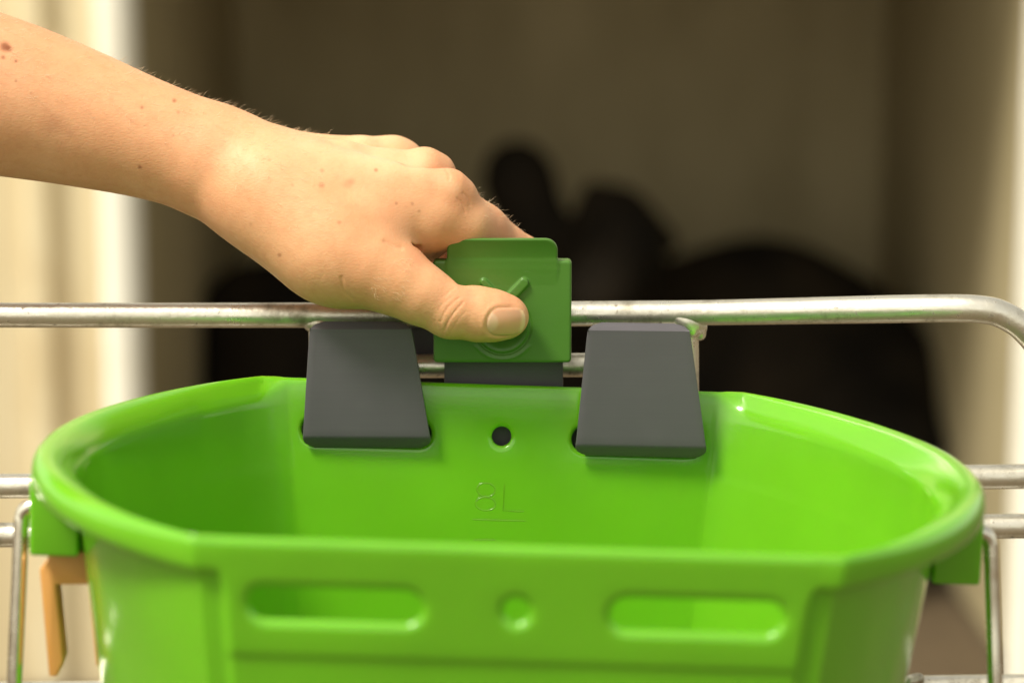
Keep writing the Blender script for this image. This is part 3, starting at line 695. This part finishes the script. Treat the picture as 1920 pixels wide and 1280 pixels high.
# skin tones: pink at knuckles, joints, web and fingertip; moles; pale tendons
def blob(px, py, r, p=2): return np.exp(-(np.hypot(pxx-px, pyy-py)/r)**p)
pink = .42*blob(868,368,32)+.40*blob(812,330,26)+.30*blob(846,318,18)+.5*blob(782,478,22)+.45*blob(955,560,26)+.40*blob(880,548,24)+.30*blob(840,560,30)+.35*blob(930,420,55)+.22*blob(740,400,70)+.25*blob(380,230,60)+.35*blob(850,450,40)+.32*blob(5,95,70)+.2*blob(660,520,40)+.25*blob(985,610,16)+.2*blob(790,285,16)
pale = .5*blob(700,285,50)+.45*blob(780,300,28)+.3*blob(850,350,16)+.35*blob(560,275,70)+.25*blob(905,410,30)
for t in np.linspace(0, 1, 14): pale += .12*blob(560+230*t, 268+42*t, 18)
mole = np.zeros(len(hv))
for x, y, r, s in [(9,88,9,.95),(18,92,6,.6),(30,115,3,.8),(6,108,4,.7),(30,152,3,.5),(262,313,4,.75),(327,189,4,.65),(266,202,3,.6),(334,211,3,.35),(705,319,3.5,.6),(604,320,4,.35),(603,347,6,.4),(636,417,4,.4),(524,478,4,.6),(743,381,3,.45),(773,382,3,.45),(786,396,3,.35),(653,345,9,.22),(660,340,6,.2),(470,420,3,.3),(325,254,3,.35),(100,235,22,.25),(130,245,14,.15),(548,347,3,.3),(505,300,3,.25)]: mole += s*blob(x, y, r, 3)
nailm = np.where(near & (sd < .3), 1, 0)*0
tone = np.stack([np.clip(pink, 0, .8), np.clip(mole, 0, 1), np.clip(pale, 0, .8), np.ones(len(hv))], 1).astype(np.float32)
HO = hw[np.argmin(np.hypot(pxx-420, pyy-300))].copy()
person = obj_np('person', hw-HO, hq, 'skin'); person.location = HO
ca = person.data.color_attributes.new('tone', 'FLOAT_COLOR', 'POINT'); ca.data.foreach_set('color', tone.ravel())
tag(person, "person's bare forearm and hand reaching in from the left, thumb pressing the green latch", 'person')
# thumbnail: a curved plate lying in its bed
from mathutils.bvhtree import BVHTree
bvh = BVHTree.FromPolygons([tuple(v) for v in hv2], [tuple(map(int, f)) for f in hq[(near[hq]).any(1)]])
gu, gv = 34, 26; nvs = []; ntone = []
for i in range(gu):
    for j in range(gv):
        a, b = -1+2*i/(gu-1), -1+2*j/(gv-1)
        # square to rounded rectangle
        u = a*(NL-.2); w = b*(NW-.2)*(1-.10*max(0, a)**2)
        s = nail_sd(np.array(u), np.array(w)) 
        if s > -.05:
            k = .97-.0
            uu = u; ww = w
            for _ in range(12):
                if nail_sd(np.array(uu), np.array(ww)) <= -.05: break
                uu *= .985; ww *= .985
            u, w = uu, ww
        p = nc+ux*u+vy*w+nz*14
        hit = bvh.ray_cast(Vector(p), Vector(-nz), 40)
        z = (Vector(hit[0])-Vector(nc)).dot(Vector(nz)) if hit[0] is not None else -2.0
        nvs.append([u, w, z]); 
        lun = np.clip(1-((a+1.0)/.62)**2-(b/.85)**2, 0, .35)/.35; edge = np.clip((a-.70+.10*b*b)/.14, 0, 1)
        ntone.append((edge, lun, 0, 1))
nvs = np.array(nvs); Zg = nvs[:, 2].reshape(gu, gv)
# fit a clean curved plate to the bed
A = np.stack([np.ones(len(nvs)), nvs[:, 0], nvs[:, 1], nvs[:, 0]**2, nvs[:, 1]**2, nvs[:, 0]*nvs[:, 1], nvs[:, 1]**4], 1)
inner = nail_sd(nvs[:, 0], nvs[:, 1]) < -.8; co, *_ = np.linalg.lstsq(A[inner], nvs[inner, 2], rcond=None); nvs[:, 2] = A@co+.20
sdn = nail_sd(nvs[:, 0], nvs[:, 1]); nvs[:, 2] -= np.where(nvs[:, 0] < 5.8, .30*np.exp(-(sdn/.5)**2), 0)
N3 = nc+nvs[:, :1]*ux+nvs[:, 1:2]*vy+nvs[:, 2:]*nz; N3b = N3-nz*.5
Wn = hand_to_world(np.vstack([N3, N3b])); T = gu*gv
nf = [(i*gv+j, i*gv+j+1, (i+1)*gv+j+1, (i+1)*gv+j) for i in range(gu-1) for j in range(gv-1)]; nf += [tuple(T+k for k in f[::-1]) for f in nf]
ring = [i*gv for i in range(gu)]+[(gu-1)*gv+j for j in range(1, gv)]+[i*gv+gv-1 for i in range(gu-2, -1, -1)]+[j for j in range(gv-2, 0, -1)]
nf += [(ring[k], ring[(k+1) % len(ring)], T+ring[(k+1) % len(ring)], T+ring[k]) for k in range(len(ring))]
bm = bmesh.new(); cl = bm.verts.layers.float_color.new('tone'); bv = [bm.verts.new(v) for v in (Wn-HO)]
for k, v_ in enumerate(bv): v_[cl] = ntone[k % T]
for f in nf:
    try: bm.faces.new([bv[k] for k in f])
    except ValueError: pass
nail = bm_obj('thumbnail', bm, 'nail', person, 60); nail.data.set_sharp_from_angle(angle=math.radians(60))
# fine hairs on the forearm, the back of the hand and the index finger
wn_ = hn[:, 0:1]*_r+hn[:, 1:2]*_u+hn[:, 2:3]*_f
def hairs(sel, count, lmin, lmax, lean):
    ids = nrng.choice(np.where(sel)[0], count); V = []; Fc = []
    for i in ids:
        p = hw[i]-HO; nrm = wn_[i]; d = nrm*nrng.uniform(.35, .9)+_r*lean*nrng.uniform(.5, 1.2)+np.array([0, 0, -.12])+nrng.normal(0, .22, 3); d /= np.linalg.norm(d)
        L = nrng.uniform(lmin, lmax); side = np.cross(d, nrng.normal(0, 1, 3)); side /= np.linalg.norm(side); s2 = np.cross(d, side); b0 = len(V); bend = nrng.normal(0, .22, 3)+_r*.2*lean
        for s, r in ((0, .000042), (.35, .000038), (.7, .000028), (1, .000010)):
            c = p+d*L*s+bend*L*s*s*.5
            for a in (0, 2.094, 4.189): V.append(c+r*(math.cos(a)*side+math.sin(a)*s2))
        for k in range(3):
            for j in range(3): Fc.append((b0+k*3+j, b0+k*3+(j+1) % 3, b0+k*3+3+(j+1) % 3, b0+k*3+3+j))
    return V, Fc
V1, F1 = hairs((pxx > -20) & (pxx < 620) & (wn_[:, 2] > .1) & (hv[:, 2] < 30), 650, .0014, .0038, .8)
V2, F2 = hairs((pxx > 890) & (pxx < 975) & (wn_[:, 2] > .35) & (pyy < 440), 70, .0016, .0034, .5)
V3, F3 = hairs((pxx > 690) & (pxx < 770) & (pyy > 480) & (pyy < 560) & (hn[:, 2] < -.3), 45, .0014, .0028, .5)
o2 = len(V1); o3 = o2+len(V2)
hair = obj('arm_hair', V1+V2+V3, F1+[tuple(x+o2 for x in f) for f in F2]+[tuple(x+o3 for x in f) for f in F3], 'hair', person); hair['kind'] = 'stuff'
